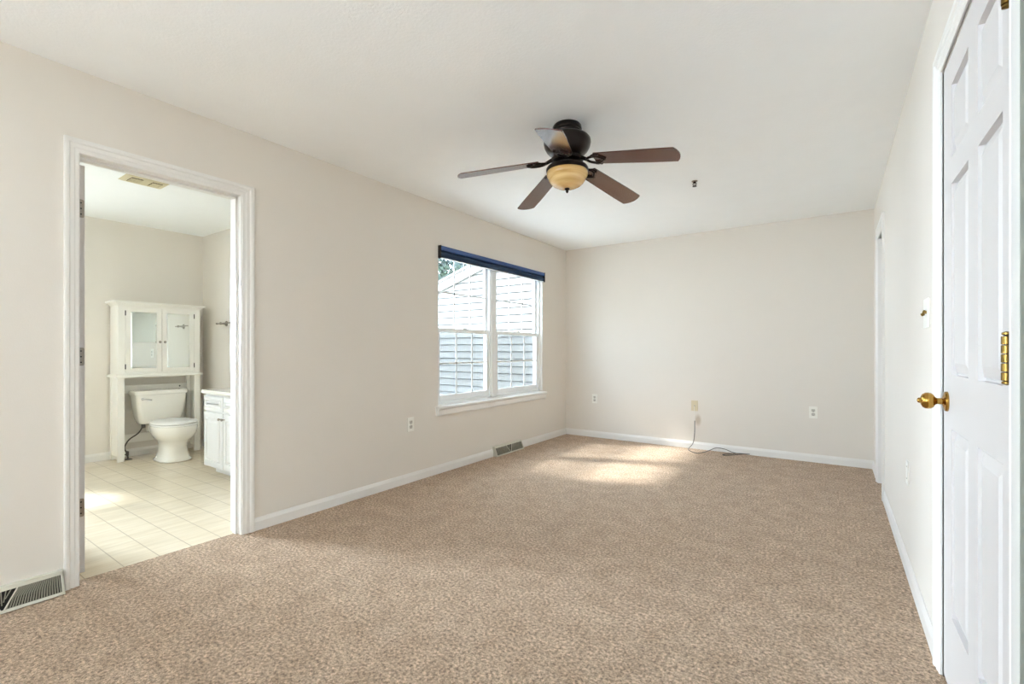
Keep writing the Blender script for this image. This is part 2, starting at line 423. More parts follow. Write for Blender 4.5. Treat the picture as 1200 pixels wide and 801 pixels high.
# ------------------------------------------------------------------ door casings
def casing_x(x, sgn, y0, y1, zt, w, name, label, wl=None, wr=None, yl_skip=False):
    """moulded casing on a wall normal to x round an opening y0..y1, top zt"""
    m = MB(); wl = wl or w; wr = wr or w
    p = [(0, 0), (.006, 0), (.009, .08), (.009, .28), (.0125, .38), (.012, .62), (.017, .70), (.018, .88), (.016, 1), (0, 1)]
    rings = [[(x + sgn * d, y0 - t * wl, 0) for d, t in p], [(x + sgn * d, y0 - t * wl, zt + t * w) for d, t in p],
             [(x + sgn * d, y1 + t * wr, zt + t * w) for d, t in p], [(x + sgn * d, y1 + t * wr, 0) for d, t in p]]
    m.loft(rings)
    return struct(m.build(name, M_trim), label, 'door casing')
casing_x(XL, 1, D0, D1 + .004, DH, .067, 'trim_1', 'white moulded casing around the bathroom doorway', wl=.055, wr=.072)
casing_x(XR, -1, 1.356, 2.158, 2.068, .07, 'trim_2', 'white casing around the closed six panel door', wl=.028, wr=.07)
casing_x(XR, -1, 4.455, 4.97, 2.045, .09, 'trim_3', 'white casing around the far narrow door', wl=.062, wr=.062)
# jambs
def jamb_x(xa, xb, y0, y1, zt, name, label, t=.02):
    m = MB(); m.box(xa, xb, y0 - t, y0, 0, zt + t).box(xa, xb, y1, y1 + t, 0, zt + t).box(xa, xb, y0, y1, zt, zt + t)
    return m
m = jamb_x(XLo, XL, D0, D1, DH, '', '')
m.box(XLo + .045, XLo + .080, D1 - .011, D1, 0, DH).box(XLo + .045, XLo + .080, D0, D1, DH - .011, DH).box(XLo + .045, XLo + .080, D0, D0 + .006, 0, DH)
struct(m.build('trim_4', M_trim), 'white jamb and stop lining the bathroom doorway', 'door jamb')
m = jamb_x(XR + .0, XR + .12, 1.358, 2.155, 2.062, '', '', t=.013)
m.box(XR + .05, XR + .085, 2.143, 2.155, 0, 2.062)
struct(m.build('trim_5', M_trim), 'white jamb around the six panel door', 'door jamb')
struct(jamb_x(XR, XR + .12, 4.455, 4.97, 2.05, '', '', t=.012).build('trim_6', M_trim), 'white jamb around the far narrow door', 'door jamb')
# bathroom casing on its inner side
casing_x(XLo, -1, D0, D1, DH, .06, 'trim_7', 'white casing on the bathroom side of the doorway')
# dark edge of hallway opening near camera: casing
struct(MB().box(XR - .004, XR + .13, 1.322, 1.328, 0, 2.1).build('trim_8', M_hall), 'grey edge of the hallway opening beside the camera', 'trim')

# ------------------------------------------------------------------ panel doors
def panel_door(name, label, origin, yA, yB, z0, z1, xf_, thick, face, cols, rows, m=M_door):
    """slab with its visible face at x = xf_ looking along `face` (-1/+1); raised panels let into the face."""
    r = root(name, label, 'door', origin, kind='structure')
    bm = MB()
    # build face as grid: frame pieces at full depth and recessed panels
    d = .016
    xb = xf_ - face * thick
    lo, hi = min(xf_, xb), max(xf_, xb)
    core_lo, core_hi = (lo + (d if face < 0 else 0), hi - (d if face > 0 else 0))
    bm.box(core_lo, core_hi, yA, yB, z0, z1)
    def piece(a, b, c, e):
        bm.box(min(xf_, xf_ - face * d), max(xf_, xf_ - face * d), a, b, c, e)
    ys = [yA] + [v for c in cols for v in c] + [yB]
    zs = [z0] + [v for q in rows for v in q] + [z1]
    for i in range(0, len(ys), 2): piece(ys[i], ys[i + 1], z0, z1)
    for (a, b) in cols:
        for i in range(0, len(zs), 2): piece(a, b, zs[i], zs[i + 1])
    bm.build('slab', m, r, off=origin)
    for (a, b) in cols:
        for (c, e) in rows:
            p = MB(); xr = xf_ - face * d
            def ring(dy, dx):
                return [(xr + face * dx, a + dy, c + dy), (xr + face * dx, b - dy, c + dy), (xr + face * dx, b - dy, e - dy), (xr + face * dx, a + dy, e - dy)]
            p.loft([ring(.0005, -.002), ring(.0005, .0006), ring(.007, .0006), ring(.010, d * .35), ring(.038, d * .95), ring(.042, d * .95)])
            p.build('door_panel', m, r, off=origin)
    return r
def hinge(parent, off, x, y, z, face, mt=M_brass, h=.092, r=.0075):
    m = MB()
    for k in range(5):
        a = z - h / 2 + k * h / 5
        m.lathe([(r * .8, a), (r, a + .001), (r, a + h / 5 - .002), (r * .8, a + h / 5 - .001)], (x, y, 0), 14)
    m.lathe([(r * .5, z + h / 2), (r * .9, z + h / 2 + .002), (r * .9, z + h / 2 + .006), (.001, z + h / 2 + .009)], (x, y, 0), 14)
    m.lathe([(.001, z - h / 2 - .009), (r * .9, z - h / 2 - .006), (r * .9, z - h / 2 - .002), (r * .5, z - h / 2)], (x, y, 0), 14)
    m.box(x - .001, x + .012, y - .0012, y + .0012, z - h / 2, z + h / 2)
    return m.build('hinge', mt, parent, smooth=40, off=off)
# near six panel door, hinges on its camera side
ROWS = [(.262, .862), (1.035, 1.645), (1.728, 1.96)]
o = (XR, 1.362, 0)
d1 = panel_door('door_1', 'closed white six panel door with brass knob and hinges', o, 1.362, 2.150, .012, 2.058, XR + .002, .035, -1, [(1.47, 1.69), (1.795, 2.02)], ROWS)
kz, ky = .945, 2.085
k = MB().lathe([(.033, 0), (.033, -.004), (.030, -.008), (.018, -.011), (.012, -.014)], (XR + .002, ky, kz), 32, 'x').build('rosette', M_brass, d1, smooth=35, off=o)
k = MB().lathe([(.011, -.012), (.0105, -.026), (.014, -.031), (.022, -.035), (.0265, -.042), (.0275, -.049), (.0265, -.056), (.022, -.063), (.014, -.067), (.009, -.068), (.009, -.072), (.006, -.076), (.001, -.077)],
               (XR + .002, ky, kz), 32, 'x').build('door_knob', M_brass, d1, smooth=35, off=o)
for z in (1.862, 1.098, .22): hinge(d1, o, XR - .017, 1.350, z, -1, M_agedbrass, r=.0092)
# bathroom door, swung fully into the bathroom; only its hinge edge shows
o = (XLo, .67, 0)
d2 = root('door_2', 'white bathroom door swung open, only its hinge edge showing', 'door', o, kind='structure')
m = MB().box(XLo - .002 - .72, XLo - .002, .668, .703, .012, 2.03, .001)
m.build('slab', M_door, d2, off=o)
for (a, b) in ((.10, .31), (.41, .62)):
    for (c, e) in ROWS:
        p = MB()
        def ring(dy, dx): return [(XLo - .002 - a - dy, .703 + dx, c + dy), (XLo - .002 - b + dy, .703 + dx, c + dy), (XLo - .002 - b + dy, .703 + dx, e - dy), (XLo - .002 - a - dy, .703 + dx, e - dy)]
        p.loft([ring(0, 0), ring(.01, .004), ring(.02, .001), ring(.035, .005), ring(.04, .005)]); p.build('door_panel', M_door, d2, off=o)
for z in (1.815, 1.082, .335):
    m = MB()
    yy0, yy1 = .676, .700; zz0, zz1 = z - .045, z + .045; q = .007
    pts = [(yy0, zz0), (yy1 - q, zz0), (yy1 - q * .3, zz0 + q * .3), (yy1, zz0 + q), (yy1, zz1 - q), (yy1 - q * .3, zz1 - q * .3), (yy1 - q, zz1), (yy0, zz1)]
    m.prism(pts, 'x', XLo - .002, XLo + .0005)
    hg = m.build('hinge', M_nickel, d2, off=o)
    for dz in (-.028, 0, .028):
        MB().lathe([(.0035, .0005), (.0035, .0015), (.001, .002)], (XLo, .688, z + dz), 12, 'x').build('screw', M_dark, hg, off=o)
# far narrow door
o = (XR, 4.46, 0)
d3 = panel_door('door_3', 'narrow white closet door in the far right corner', o, 4.458, 4.967, .012, 2.045, XR + .035, .035, -1, [(4.53, 4.68), (4.745, 4.895)], ROWS)

# ------------------------------------------------------------------ main window
def window_unit(parent, off, y0, y1, z0, z1, xo, zr):
    """one double-hung unit; xo = interior plane of the frame"""
    f = .028
    m = MB()
    m.box(xo - .085, xo, y0, y0 + f, z0, z1).box(xo - .085, xo, y1 - f, y1, z0, z1).box(xo - .085, xo, y0, y1, z1 - f, z1).box(xo - .085, xo, y0, y1, z0, z0 + f * .9)
    m.build('window_frame', M_vinyl, parent, off=off)
    st = .036
    for nm, za, zb, xa, xb in (('upper', zr - .02, z1 - f, xo - .060, xo - .036), ('lower', z0 + f * .9, zr + .02, xo - .034, xo - .010)):
        a, b = y0 + f, y1 - f
        br = .055 if nm == 'lower' else .036
        tr = .036
        s_ = MB().box(xa, xb, a, a + st, za, zb, .003).box(xa, xb, b - st, b, za, zb, .003).box(xa, xb, a + st, b - st, za, za + br, .003).box(xa, xb, a + st, b - st, zb - tr, zb, .003)
        so = s_.build('sash', M_vinyl, parent, off=off)
        ga, gb, gz0, gz1 = a + st, b - st, za + br, zb - tr
        xm = (xa + xb) / 2
        MB().box(xm - .002, xm + .002, ga - .005, gb + .005, gz0 - .005, gz1 + .005).build('glass_pane', M_glass, so, off=off)
        g = MB()
        for k in (1, 2):
            yy = ga + (gb - ga) * k / 3
            g.box(xm + .003, xm + .008, yy - .007, yy + .007, gz0, gz1)
        zz = gz0 + (gz1 - gz0) * .5
        g.box(xm + .003, xm + .008, ga, gb, zz - .007, zz + .007)
        g.build('muntin_grille', M_vinyl, so, off=off)
        if nm == 'lower':
            lk = MB().box(xb - .02, xb + .004, (a + b) / 2 - .03, (a + b) / 2 + .03, zb - .001, zb + .012, .003)
            lk.build('sash_lock', M_vinyl, so, off=off)
    sc = MB().box(xo - .083, xo - .0825, y0 + f, y1 - f, z0 + f, zr)
    sc.build('insect_screen', M_screen, parent, off=off)
o = (XL, W0, WZ0)
w1 = root('window_1', 'white double hung twin window with grilles under a blue shade', 'window', o, kind='structure')
MID = 3.965
window_unit(w1, o, W0 + .005, MID - .03, WZ0 + .03, WZ1, XL - .035, 1.30)
window_unit(w1, o, MID + .03, W1 - .012, WZ0 + .03, WZ1, XL - .035, 1.30)
MB().box(XL - .12, XL - .028, MID - .032, MID + .032, WZ0 + .03, WZ1).build('mullion', M_vinyl, w1, off=o)
MB().box(XL - .11, XL - .001, W1 - .012, W1, WZ0 + .03, WZ1).box(XL - .11, XL - .001, W0, W0 + .005, WZ0 + .03, WZ1).build('window_return', M_trim, w1, off=o)
# stool with rounded nose and apron
m = MB().box(XL - .12, XL - .0005, W0, W1, WZ0, WZ0 + .03)
m.prism([(XL, WZ0 - .062), (XL + .022, WZ0 - .062), (XL + .028, WZ0 - .052), (XL + .030, WZ0 - .010), (XL + .040, WZ0 - .002), (XL + .043, WZ0 + .008), (XL + .040, WZ0 + .018), (XL + .034, WZ0 + .022), (XL, WZ0 + .022)], 'y', W0 - .028, W1 + .042)
m.build('window_sill', M_trim, w1, off=o)
# windows added out of view for daylight: behind camera, bathroom (simple sashes)
def simple_window(name, label, axis, p, a0, a1, z0, z1):
    oo = (p, (a0 + a1) / 2, z0) if axis == 'x' else ((a0 + a1) / 2, p, z0)
    r = root(name, label, 'window', oo, kind='structure')
    def bx(m, u0, u1, v0, v1, za, zb):
        return m.box(u0, u1, v0, v1, za, zb) if axis == 'x' else m.box(v0, v1, u0, u1, za, zb)
    f = .045; m = MB()
    bx(m, p - .03, p + .03, a0, a0 + f, z0, z1); bx(m, p - .03, p + .03, a1 - f, a1, z0, z1)
    bx(m, p - .03, p + .03, a0, a1, z0, z0 + f); bx(m, p - .03, p + .03, a0, a1, z1 - f, z1)
    bx(m, p - .02, p + .02, a0, a1, (z0 + z1) / 2 - .02, (z0 + z1) / 2 + .02)
    m.build('window_frame', M_vinyl, r, off=oo)
    g = MB(); bx(g, p - .002, p + .002, a0 + f, a1 - f, z0 + f, z1 - f); g.build('glass_pane', M_glass, r, off=oo)
simple_window('added_bath_window', 'unseen window added to the bathroom wall to let daylight in', 'x', BX - .06, -.42, .62, .95, 2.05)
simple_window('added_side_window', 'unseen side window added behind the camera to let daylight in', 'x', XL - .06, SW[0], SW[1], SW[2], SW[3])

# ------------------------------------------------------------------ outdoors seen through the window
o = (-6.0, 6.0, -.4)
bd = root('neighbouring_house', 'white vinyl sided house wing with sloping rake board outside the window', 'house', o)
WY = 6.0
def roofz(x): return 2.27 + (x + 5.73) * .315
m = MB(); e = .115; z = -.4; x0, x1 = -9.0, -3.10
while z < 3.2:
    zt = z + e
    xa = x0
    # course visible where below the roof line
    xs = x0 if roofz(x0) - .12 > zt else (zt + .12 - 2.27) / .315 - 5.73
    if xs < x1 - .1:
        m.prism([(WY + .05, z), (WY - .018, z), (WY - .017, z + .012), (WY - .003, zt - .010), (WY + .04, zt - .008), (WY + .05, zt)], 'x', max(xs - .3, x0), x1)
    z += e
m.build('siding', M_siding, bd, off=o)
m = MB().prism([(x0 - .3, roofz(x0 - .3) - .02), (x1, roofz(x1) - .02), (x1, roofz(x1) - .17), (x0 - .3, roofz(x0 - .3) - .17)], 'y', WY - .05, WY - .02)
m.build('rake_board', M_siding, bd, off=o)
m = MB().prism([(x0 - .3, roofz(x0 - .3) + .02), (x1, roofz(x1) + .02), (x1, roofz(x1) - .02), (x0 - .3, roofz(x0 - .3) - .02)], 'y', WY - .07, WY + 3)
m.build('roof', M_shingle, bd, off=o)
struct(MB().box(-16, XLo, BY1 + .12, 20, -.5, -.35).box(-16, BX - .12, -8, BY1 + .12, -.5, -.35).box(BX, 6, -9, YR - .12, -.5, -.35).build('ground', M_soil), 'pale ground outside the window, made light to bounce daylight in', 'ground')
struct(MB().box(BX - .35, XLo, BY0 - .3, BY1 + .3, H + .1, H + .18).build('roof', M_shingle), 'low roof over the bathroom wing', 'roof')
# tree behind the wing
tx, ty, tz = -11.2, 12.6, 3.9
o = (tx, ty, -.4)
tr = root('tree', 'dark leafy green tree rising behind the white sided roof', 'tree', o)
MB().tube(cr_curve([(tx, ty, -.4), (tx + .1, ty, .8), (tx - .05, ty + .1, 2.2), (tx, ty, 3.6)]), .14, 10).build('trunk', M_bark, tr, smooth=50, off=o)
m = MB(); rr = random.Random(3)
for k in range(5200):
    d = Vector((rr.gauss(0, 1), rr.gauss(0, 1), rr.gauss(0, 1))).normalized()
    rad = 2.5 * (rr.random() ** .33) * (.85 + .3 * noise.noise(d * 2.2))
    c = Vector((tx, ty, tz)) + Vector((d.x * rad, d.y * rad, d.z * rad * .85))
    u = Vector((rr.gauss(0, 1), rr.gauss(0, 1), rr.gauss(0, 1))).normalized(); w = u.orthogonal().normalized(); s_ = rr.uniform(.07, .13)
    vs = [m.bm.verts.new(c + u * s_), m.bm.verts.new(c + w * s_ * .5), m.bm.verts.new(c - u * s_), m.bm.verts.new(c - w * s_ * .5)]
    m.bm.faces.new(vs)
m.build('foliage', M_leaf, tr, off=o)

# ------------------------------------------------------------------ roller shade
o = (XL, W0, 1.94)
sh = root('roller_shade', 'dark blue roller shade rolled up at the top of the window', 'window shade', o)
ya, yb = W0 + .002, W1 - .001
MB().box(XL - .03, XL + .030, ya + .006, yb - .006, 2.018, 2.060, .006).box(XL + .026, XL + .034, ya + .006, yb - .006, 2.030, 2.048, .003).build('headrail', M_blue, sh, off=o)
MB().lathe([(.034, ya + .008), (.034, yb - .008)], (XL - .008, 0, 1.983), 28, 'y').build('rolled_fabric', M_navy, sh, smooth=40, off=o)
MB().box(XL + .008, XL + .024, ya + .01, yb - .01, 1.946, 1.954, .003).build('hem_bar', M_vinyl, sh, off=o)
for y in (ya, yb - .006): MB().box(XL - .028, XL + .036, y, y + .006, 1.945, 2.061, .002).build('end_bracket', M_black, sh, off=o)
m = MB(); m.tube([(XL + .02, ya + .33, 1.948), (XL + .02, ya + .33, 1.905)], .004, 8).lathe([(.004, 1.905), (.008, 1.895), (.008, 1.875), (.003, 1.868)], (XL + .02, ya + .33, 0), 12)
m.build('pull_cord', M_vinyl, sh, off=o)

# ------------------------------------------------------------------ ceiling fan
fx, fy = -1.300, 2.455
o = (fx, fy, H)
fan = root('ceiling_fan', 'dark bronze five blade ceiling fan with amber bowl light', 'ceiling fan', o)
def L(prof, name, m, parent=fan, n=48, sm=35, off=0):
    return MB().lathe([(r, z - H) for r, z in prof], (0, 0, 0), n).build(name, m, parent, smooth=sm)
L([(.078, H - .0005), (.084, 2.432), (.086, 2.415), (.080, 2.406), (.084, 2.400), (.082, 2.388), (.074, 2.378), (.07, 2.372)], 'canopy', M_bronze)
L([(.070, 2.378), (.100, 2.374), (.125, 2.366), (.137, 2.352), (.139, 2.335), (.134, 2.312), (.122, 2.290), (.104, 2.272), (.088, 2.262), (.080, 2.258)], 'motor_housing', M_bronze)
L([(.078, 2.260), (.080, 2.252), (.092, 2.248), (.096, 2.240), (.094, 2.228), (.086, 2.222), (.062, 2.219), (.058, 2.205), (.06, 2.200)], 'flywheel', M_bronze)
L([(.060, 2.206), (.095, 2.202), (.118, 2.192), (.124, 2.182), (.124, 2.172), (.119, 2.166), (.112, 2.166)], 'fitter_ring', M_bronze)
L([(.117, 2.168), (.121, 2.160), (.121, 2.150), (.118, 2.140), (.113, 2.131), (.110, 2.128), (.107, 2.118), (.097, 2.102), (.082, 2.088), (.060, 2.077), (.035, 2.071), (.012, 2.069)], 'glass_bowl', M_amber, sm=60)
L([(.008, 2.073), (.014, 2.070), (.016, 2.065), (.013, 2.060), (.008, 2.056), (.009, 2.051), (.005, 2.044), (.001, 2.041)], 'finial', M_bronze)
BZ = 2.240; RB = .655; PITCH = R(-9.5); DROOP = R(10)
def blade_mesh():
    m = MB(); n = 22; r0, r1 = .185, RB; out = []
    def hw(t): return .056 + .010 * min(1, t * 1.3)
    top = []; bot = []
    for i in range(n + 1):
        t = i / n; x = r0 + (r1 - .045 - r0) * t; top.append((x, hw(t)))
    top = [(x + (.022 if i == n else 0), y) for i, (x, y) in enumerate(top)]
    arc = [(r1 - .023 * (q * q) - (.008 if q > .95 else 0), .066 * min(q, .985)) for q in (1.0, .95, .88, .75, .6, .4, .2)]
    up = top + arc + [(r1, 0)]
    dn = [(x, -y) for x, y in reversed(up[:-1])]
    pts = [(r0 - .012, .030)] + up + dn + [(r0 - .012, -.030)]
    m.prism(pts, 'z', -.003, .003)
    return m
def iron_mesh():
    m = MB()
    # arm from flywheel, splitting into an open loop under the blade root
    m.tube([(.080, 0, .012), (.105, 0, .004), (.130, 0, -.005)], [.013, .011, .010], 10)
    for s_ in (-1, 1):
        m.tube(cr_curve([(.125, 0, -.006), (.145, s_ * .022, -.008), (.175, s_ * .034, -.008), (.205, s_ * .030, -.007), (.228, s_ * .010, -.007), (.236, 0, -.007)], 5), .0075, 8)
        m.tube(cr_curve([(.160, s_ * .032, -.008), (.180, s_ * .046, -.007), (.204, s_ * .044, -.006)], 5), .006, 8)
    for (x, y) in ((.204, .044), (.204, -.044), (.236, 0)):
        m.lathe([(.010, -.010), (.010, -.003)], (x, y, 0), 14)
    return m
bl = [2.0 + 72 * k for k in range(5)]
b0 = bm0 = None
for k, a in enumerate(bl):
    if k == 0:
        b0 = blade_mesh().build('blade', M_wood, fan); i0 = iron_mesh().build('blade_iron', M_bronze, b0, smooth=50)
        c = b0
    else:
        c = b0.copy(); COL.objects.link(c); i_ = i0.copy(); COL.objects.link(i_); i_.parent = c
    c.location = (0, 0, BZ - H)
    c.rotation_euler = (Matrix.Rotation(R(a), 3, 'Z') @ Matrix.Rotation(DROOP, 3, 'Y') @ Matrix.Rotation(PITCH, 3, 'X')).to_euler()

# sprinkler head on the ceiling
o = (-.903, 3.827, H)
sp_ = root('fire_sprinkler', 'small dark sprinkler head on the ceiling beyond the fan', 'sprinkler', o)
MB().lathe([(.022, -.0005), (.022, -.004), (.012, -.007)], (0, 0, 0), 24).build('escutcheon', M_nickel, sp_, smooth=40)
MB().lathe([(.011, -.004), (.011, -.016), (.007, -.018)], (0, 0, 0), 16).tube([(-.01, 0, -.016), (-.013, 0, -.028), (-.004, 0, -.040)], .003, 6).tube([(.01, 0, -.016), (.013, 0, -.028), (.004, 0, -.040)], .003, 6).tube([(0, 0, -.016), (0, 0, -.040)], .0025, 6).build('body', M_bronze, sp_)
MB().lathe([(.006, -.040), (.016, -.041), (.016, -.043), (.004, -.044)], (0, 0, 0), 16).build('deflector', M_bronze, sp_)

# ------------------------------------------------------------------ outlets, switches: local frame, plate on plane y=0 facing -y
def plate(parent, w=.072, h=.118, m=M_plate):
    return MB().box(-w / 2, w / 2, -.006, 0, -h / 2, h / 2, .0025).build('cover_plate', m, parent)
def make_outlet(name, label, loc, rz, m=M_plate):
    r = root(name, label, 'outlet', loc, rz)
    plate(r, m=m)
    for s_ in (-1, 1):
        pts = [(-.0165, -.009), (-.012, -.0145), (.012, -.0145), (.0165, -.009), (.0165, .009), (.012, .0145), (-.012, .0145), (-.0165, .009)]
        q = MB().prism([(u, w_ + s_ * .0195) for u, w_ in pts], 'y', -.0085, -.005).build('socket_face', M_socket, r)
        MB().box(-.0085, -.0050, -.0090, -.008, s_ * .0195 - .002, s_ * .0195 + .009).box(.0050, .0085, -.0090, -.008, s_ * .0195 - .001, s_ * .0195 + .009) \
            .lathe([(.0035, -.0090), (.0035, -.008)], (0, 0, s_ * .0195 - .008), 10, 'y').build('slot', M_dark, q)
    MB().lathe([(.003, -.0075), (.003, -.0055)], (0, 0, 0), 10, 'y').build('screw', M_nickel, r)
    return r
ol = make_outlet('electrical_outlet', 'white double outlet low on the wall between the bathroom doorway and the window', (XL, 2.757, .487), R(90))
G = None
copy_tree(ol, (-2.531, YB, .492), 0, 'white double outlet low on the far wall close to the window side corner')
copy_tree(ol, (-.174, YB, .494), 0, 'white double outlet low on the far wall nearest the narrow corner door')
copy_tree(ol, (-4.05, BY1, 1.07), 0, 'white outlet above the vanity seen reflected in the cabinet mirror')
# coax plate and its cable
cx_, cz_ = -1.305, .485
r = root('cable_jack', 'ivory cable jack plate at the middle of the far wall', 'wall plate', (cx_, YB, cz_))
plate(r, m=M_ivory)
MB().lathe([(.006, -.014), (.006, -.005)], (0, 0, 0), 12, 'y').build('coax_port', M_nickel, r, smooth=40)
P_ = [(cx_, YB - .016, cz_), (cx_, YB - .028, cz_ - .01), (cx_ + .002, YB - .026, cz_ - .05), (cx_ + .004, YB - .022, .38), (cx_ + .006, YB - .022, .25), (cx_ + .002, YB - .024, .14), (cx_ - .012, YB - .035, .06),
      (-1.345, YB - .10, .012), (-1.315, YB - .19, .008), (-1.21, YB - .275, .008), (-1.14, YB - .10, .010), (-1.07, YB - .035, .040), (-.98, YB - .03, .035), (-.89, YB - .04, .010), (-.79, YB - .035, .008),
      (-.74, YB - .04, .014), (-.79, YB - .09, .018), (-.88, YB - .16, .010), (-.95, YB - .215, .008), (-.975, YB - .19, .008), (-.93, YB - .13, .010), (-.85, YB - .09, .018), (-.76, YB - .055, .016)]
cv = cr_curve(P_, 6)
cb = root('coax_cable', 'thin grey cable hanging from the ivory jack and looping onto the carpet', 'cable', (cx_, YB - .02, 0))
MB().tube(cv[:22], .0032, 8).build('white_section', M_white_cable, cb, smooth=60, off=cb.location)
MB().tube(cv[21:], .004, 8).build('cable_run', M_grey, cb, smooth=60, off=cb.location)
# light switch on right wall (plate faces -x)
r = root('light_switch', 'white double light switch plate beside the six panel door', 'light switch', (XR, 2.47, 1.262), R(-90))
plate(r, w=.116, h=.118)
for dx in (-.023, .023):
    tg = MB().box(-.004, .004, -.019, -.004, -.006, .006, .002, rot=Matrix.Rotation(R(25 if dx < 0 else -25), 3, 'X'), piv=(0, -.004, 0)).xf(Matrix.Translation((dx, 0, 0))).build('toggle', M_agedbrass, r)
r = root('blank_wall_plate', 'white blank plate low on the right wall', 'wall plate', (XR, 3.06, .50), R(-90))
plate(r, m=M_plate)
for dz in (-.03, .03): MB().lathe([(.003, -.0075), (.003, -.0055)], (0, 0, dz), 10, 'y').build('screw', M_nickel, r)

# ------------------------------------------------------------------ baseboard registers: local frame, back plane y=0, faces -y, length along x
def make_register(name, label, loc, rz, Ln):
    r = root(name, label, 'floor register', loc, rz)
    zt, yt, yb_ = .096, -.022, -.060; z0 = .004
    def fr(x0, x1, a, b):        # strip on the sloped face, a,b in 0..1 along slope from the bottom
        def q(t, o_=0): return (yb_ + (yt - yb_) * t - o_, z0 + (zt - z0) * t)
        return [q(a), q(b), (q(b)[0] - .003, q(b)[1]), (q(a)[0] - .003, q(a)[1])]
    m = MB(); hw = Ln / 2
    m.prism([(0, z0), (0, zt + .006), (yt, zt + .006), (yt - .003, zt), (yb_ - .003, z0), (yb_, z0 - .003)][::-1], 'x', -hw, -hw + .004)
    m.prism([(0, z0), (0, zt + .006), (yt, zt + .006), (yt - .003, zt), (yb_ - .003, z0), (yb_, z0 - .003)][::-1], 'x', hw - .004, hw)
    m.box(-hw, hw, yt - .003, 0, zt, zt + .006)
    m.prism(fr(0, 0, 0, .12), 'x', -hw, hw); m.prism(fr(0, 0, .88, 1.0), 'x', -hw, hw)
    m.prism(fr(0, 0, 0, 1), 'x', -hw, -hw + .010); m.prism(fr(0, 0, 0, 1), 'x', hw - .010, hw)
    def slope(x, t, o_=.003): return Vector((x, yb_ + (yt - yb_) * t - o_, z0 + (zt - z0) * t))
    for s_ in (-1, 1): m.tube([slope(s_ * .003, .08), slope(s_ * .052, .93)], .0028, 6)
    m.build('frame', M_reg, r)
    MB().prism([(yb_ + .010, z0), (yt + .010, zt - .002), (-.002, zt - .002), (-.002, z0)], 'x', -hw + .005, hw - .005).build('duct_void', M_regvoid, r)
    lv = MB()
    n = 20
    for s_ in (-1, 1):
        for k in range(n):
            t = (k + .5) / n; xb = s_ * (.008 + t * (hw - .018)); xt = s_ * (.058 + t * (hw - .070))
            bow = s_ * .010 * (1 - t)
            lv.tube([slope(xb, .10, 0), slope((xb + xt) / 2 - bow, .5, 0), slope(xt, .90, 0)], .0026, 5)
    for k in range(5):
        xx = -.032 + .016 * k
        lv.tube([slope(xx * .35 , .30 + .12 * abs(k - 2), 0), slope(xx, .90, 0)], .002, 5)
    lv.build('louvers', M_regdark, r)
    MB().box(hw - .03, hw - .024, yt - .012, yt - .002, zt - .004, zt + .004).build('damper_lever', M_reg, r)
    return r
make_register('floor_register', 'beige metal baseboard register on the carpet beside the bathroom casing', (XL, .398, 0), R(90), .392)
make_register('floor_register', 'beige metal baseboard register on the carpet under the window', (XL, 4.165, 0), R(90), .510)

# ------------------------------------------------------------------ bathroom ceiling vent
o = (-4.46, 1.378, H)
v = root('ceiling_vent', 'yellowed ceiling vent in the bathroom', 'ceiling vent', o)
m = MB().loft([[(-.105, -.14, -.0005), (.105, -.14, -.0005), (.105, .14, -.0005), (-.105, .14, -.0005)], [(-.085, -.12, -.010), (.085, -.12, -.010), (.085, .12, -.010), (-.085, .12, -.010)],
               [(-.075, -.11, -.010), (.075, -.11, -.010), (.075, .11, -.010), (-.075, .11, -.010)]])
m.build('frame', M_yellowed, v)
for (c0, c1) in ((-.10, -.025), (.035, .10)):
    dv = MB().box(-.06, .06, c0, c1, -.0125, -.010).build('duct_void', M_bark, v)
    m = MB()
    for k in range(-6, 7):
        for sgn in (-1, 1):
            pts = []; cc = (c0 + c1) / 2 + k * .018           # diagonal bars clipped to the opening
            for t in [i / 40 * .2 - .1 for i in range(41)]:
                if -.06 <= t <= .06 and c0 <= cc + sgn * t <= c1: pts.append((t, cc + sgn * t, -.0135))
            if len(pts) > 2: m.tube([pts[0], pts[-1]], .0022, 4)
    m.build('grille', M_yellowed, dv)

# ------------------------------------------------------------------ etagere over the toilet (faces +x)
EX0, EX1, EY0, EY1 = -6.070, -5.835, 1.582, 2.312
o = (EX0, (EY0 + EY1) / 2, 0)
et = root('bathroom_cabinet', 'cream over toilet storage cabinet with two mirrored doors', 'cabinet', o)
t = .055
CZ0, CZ1 = .868, 1.560
m = MB().box(EX0, EX1 - .018, EY0 + .004, EY0 + .022, CZ0, CZ1).box(EX0, EX1 - .018, EY1 - .022, EY1 - .004, CZ0, CZ1)
m.box(EX0, EX0 + .008, EY0 + .01, EY1 - .01, CZ0, CZ1).box(EX0, EX1 - .02, EY0 + .02, EY1 - .02, CZ0, CZ0 + .018).box(EX0, EX1 - .02, EY0 + .02, EY1 - .02, CZ1 - .018, CZ1)
m.box(EX1 - .018, EX1, EY0 + .004, EY0 + .060, CZ0, CZ1).box(EX1 - .018, EX1, EY1 - .060, EY1 - .004, CZ0, CZ1)
m.box(EX1 - .018, EX1, EY0 + .06, EY1 - .06, CZ1 - .012, CZ1).box(EX1 - .018, EX1, EY0 + .06, EY1 - .06, CZ0, CZ0 + .018)
m.build('body', M_cream, et, off=o)
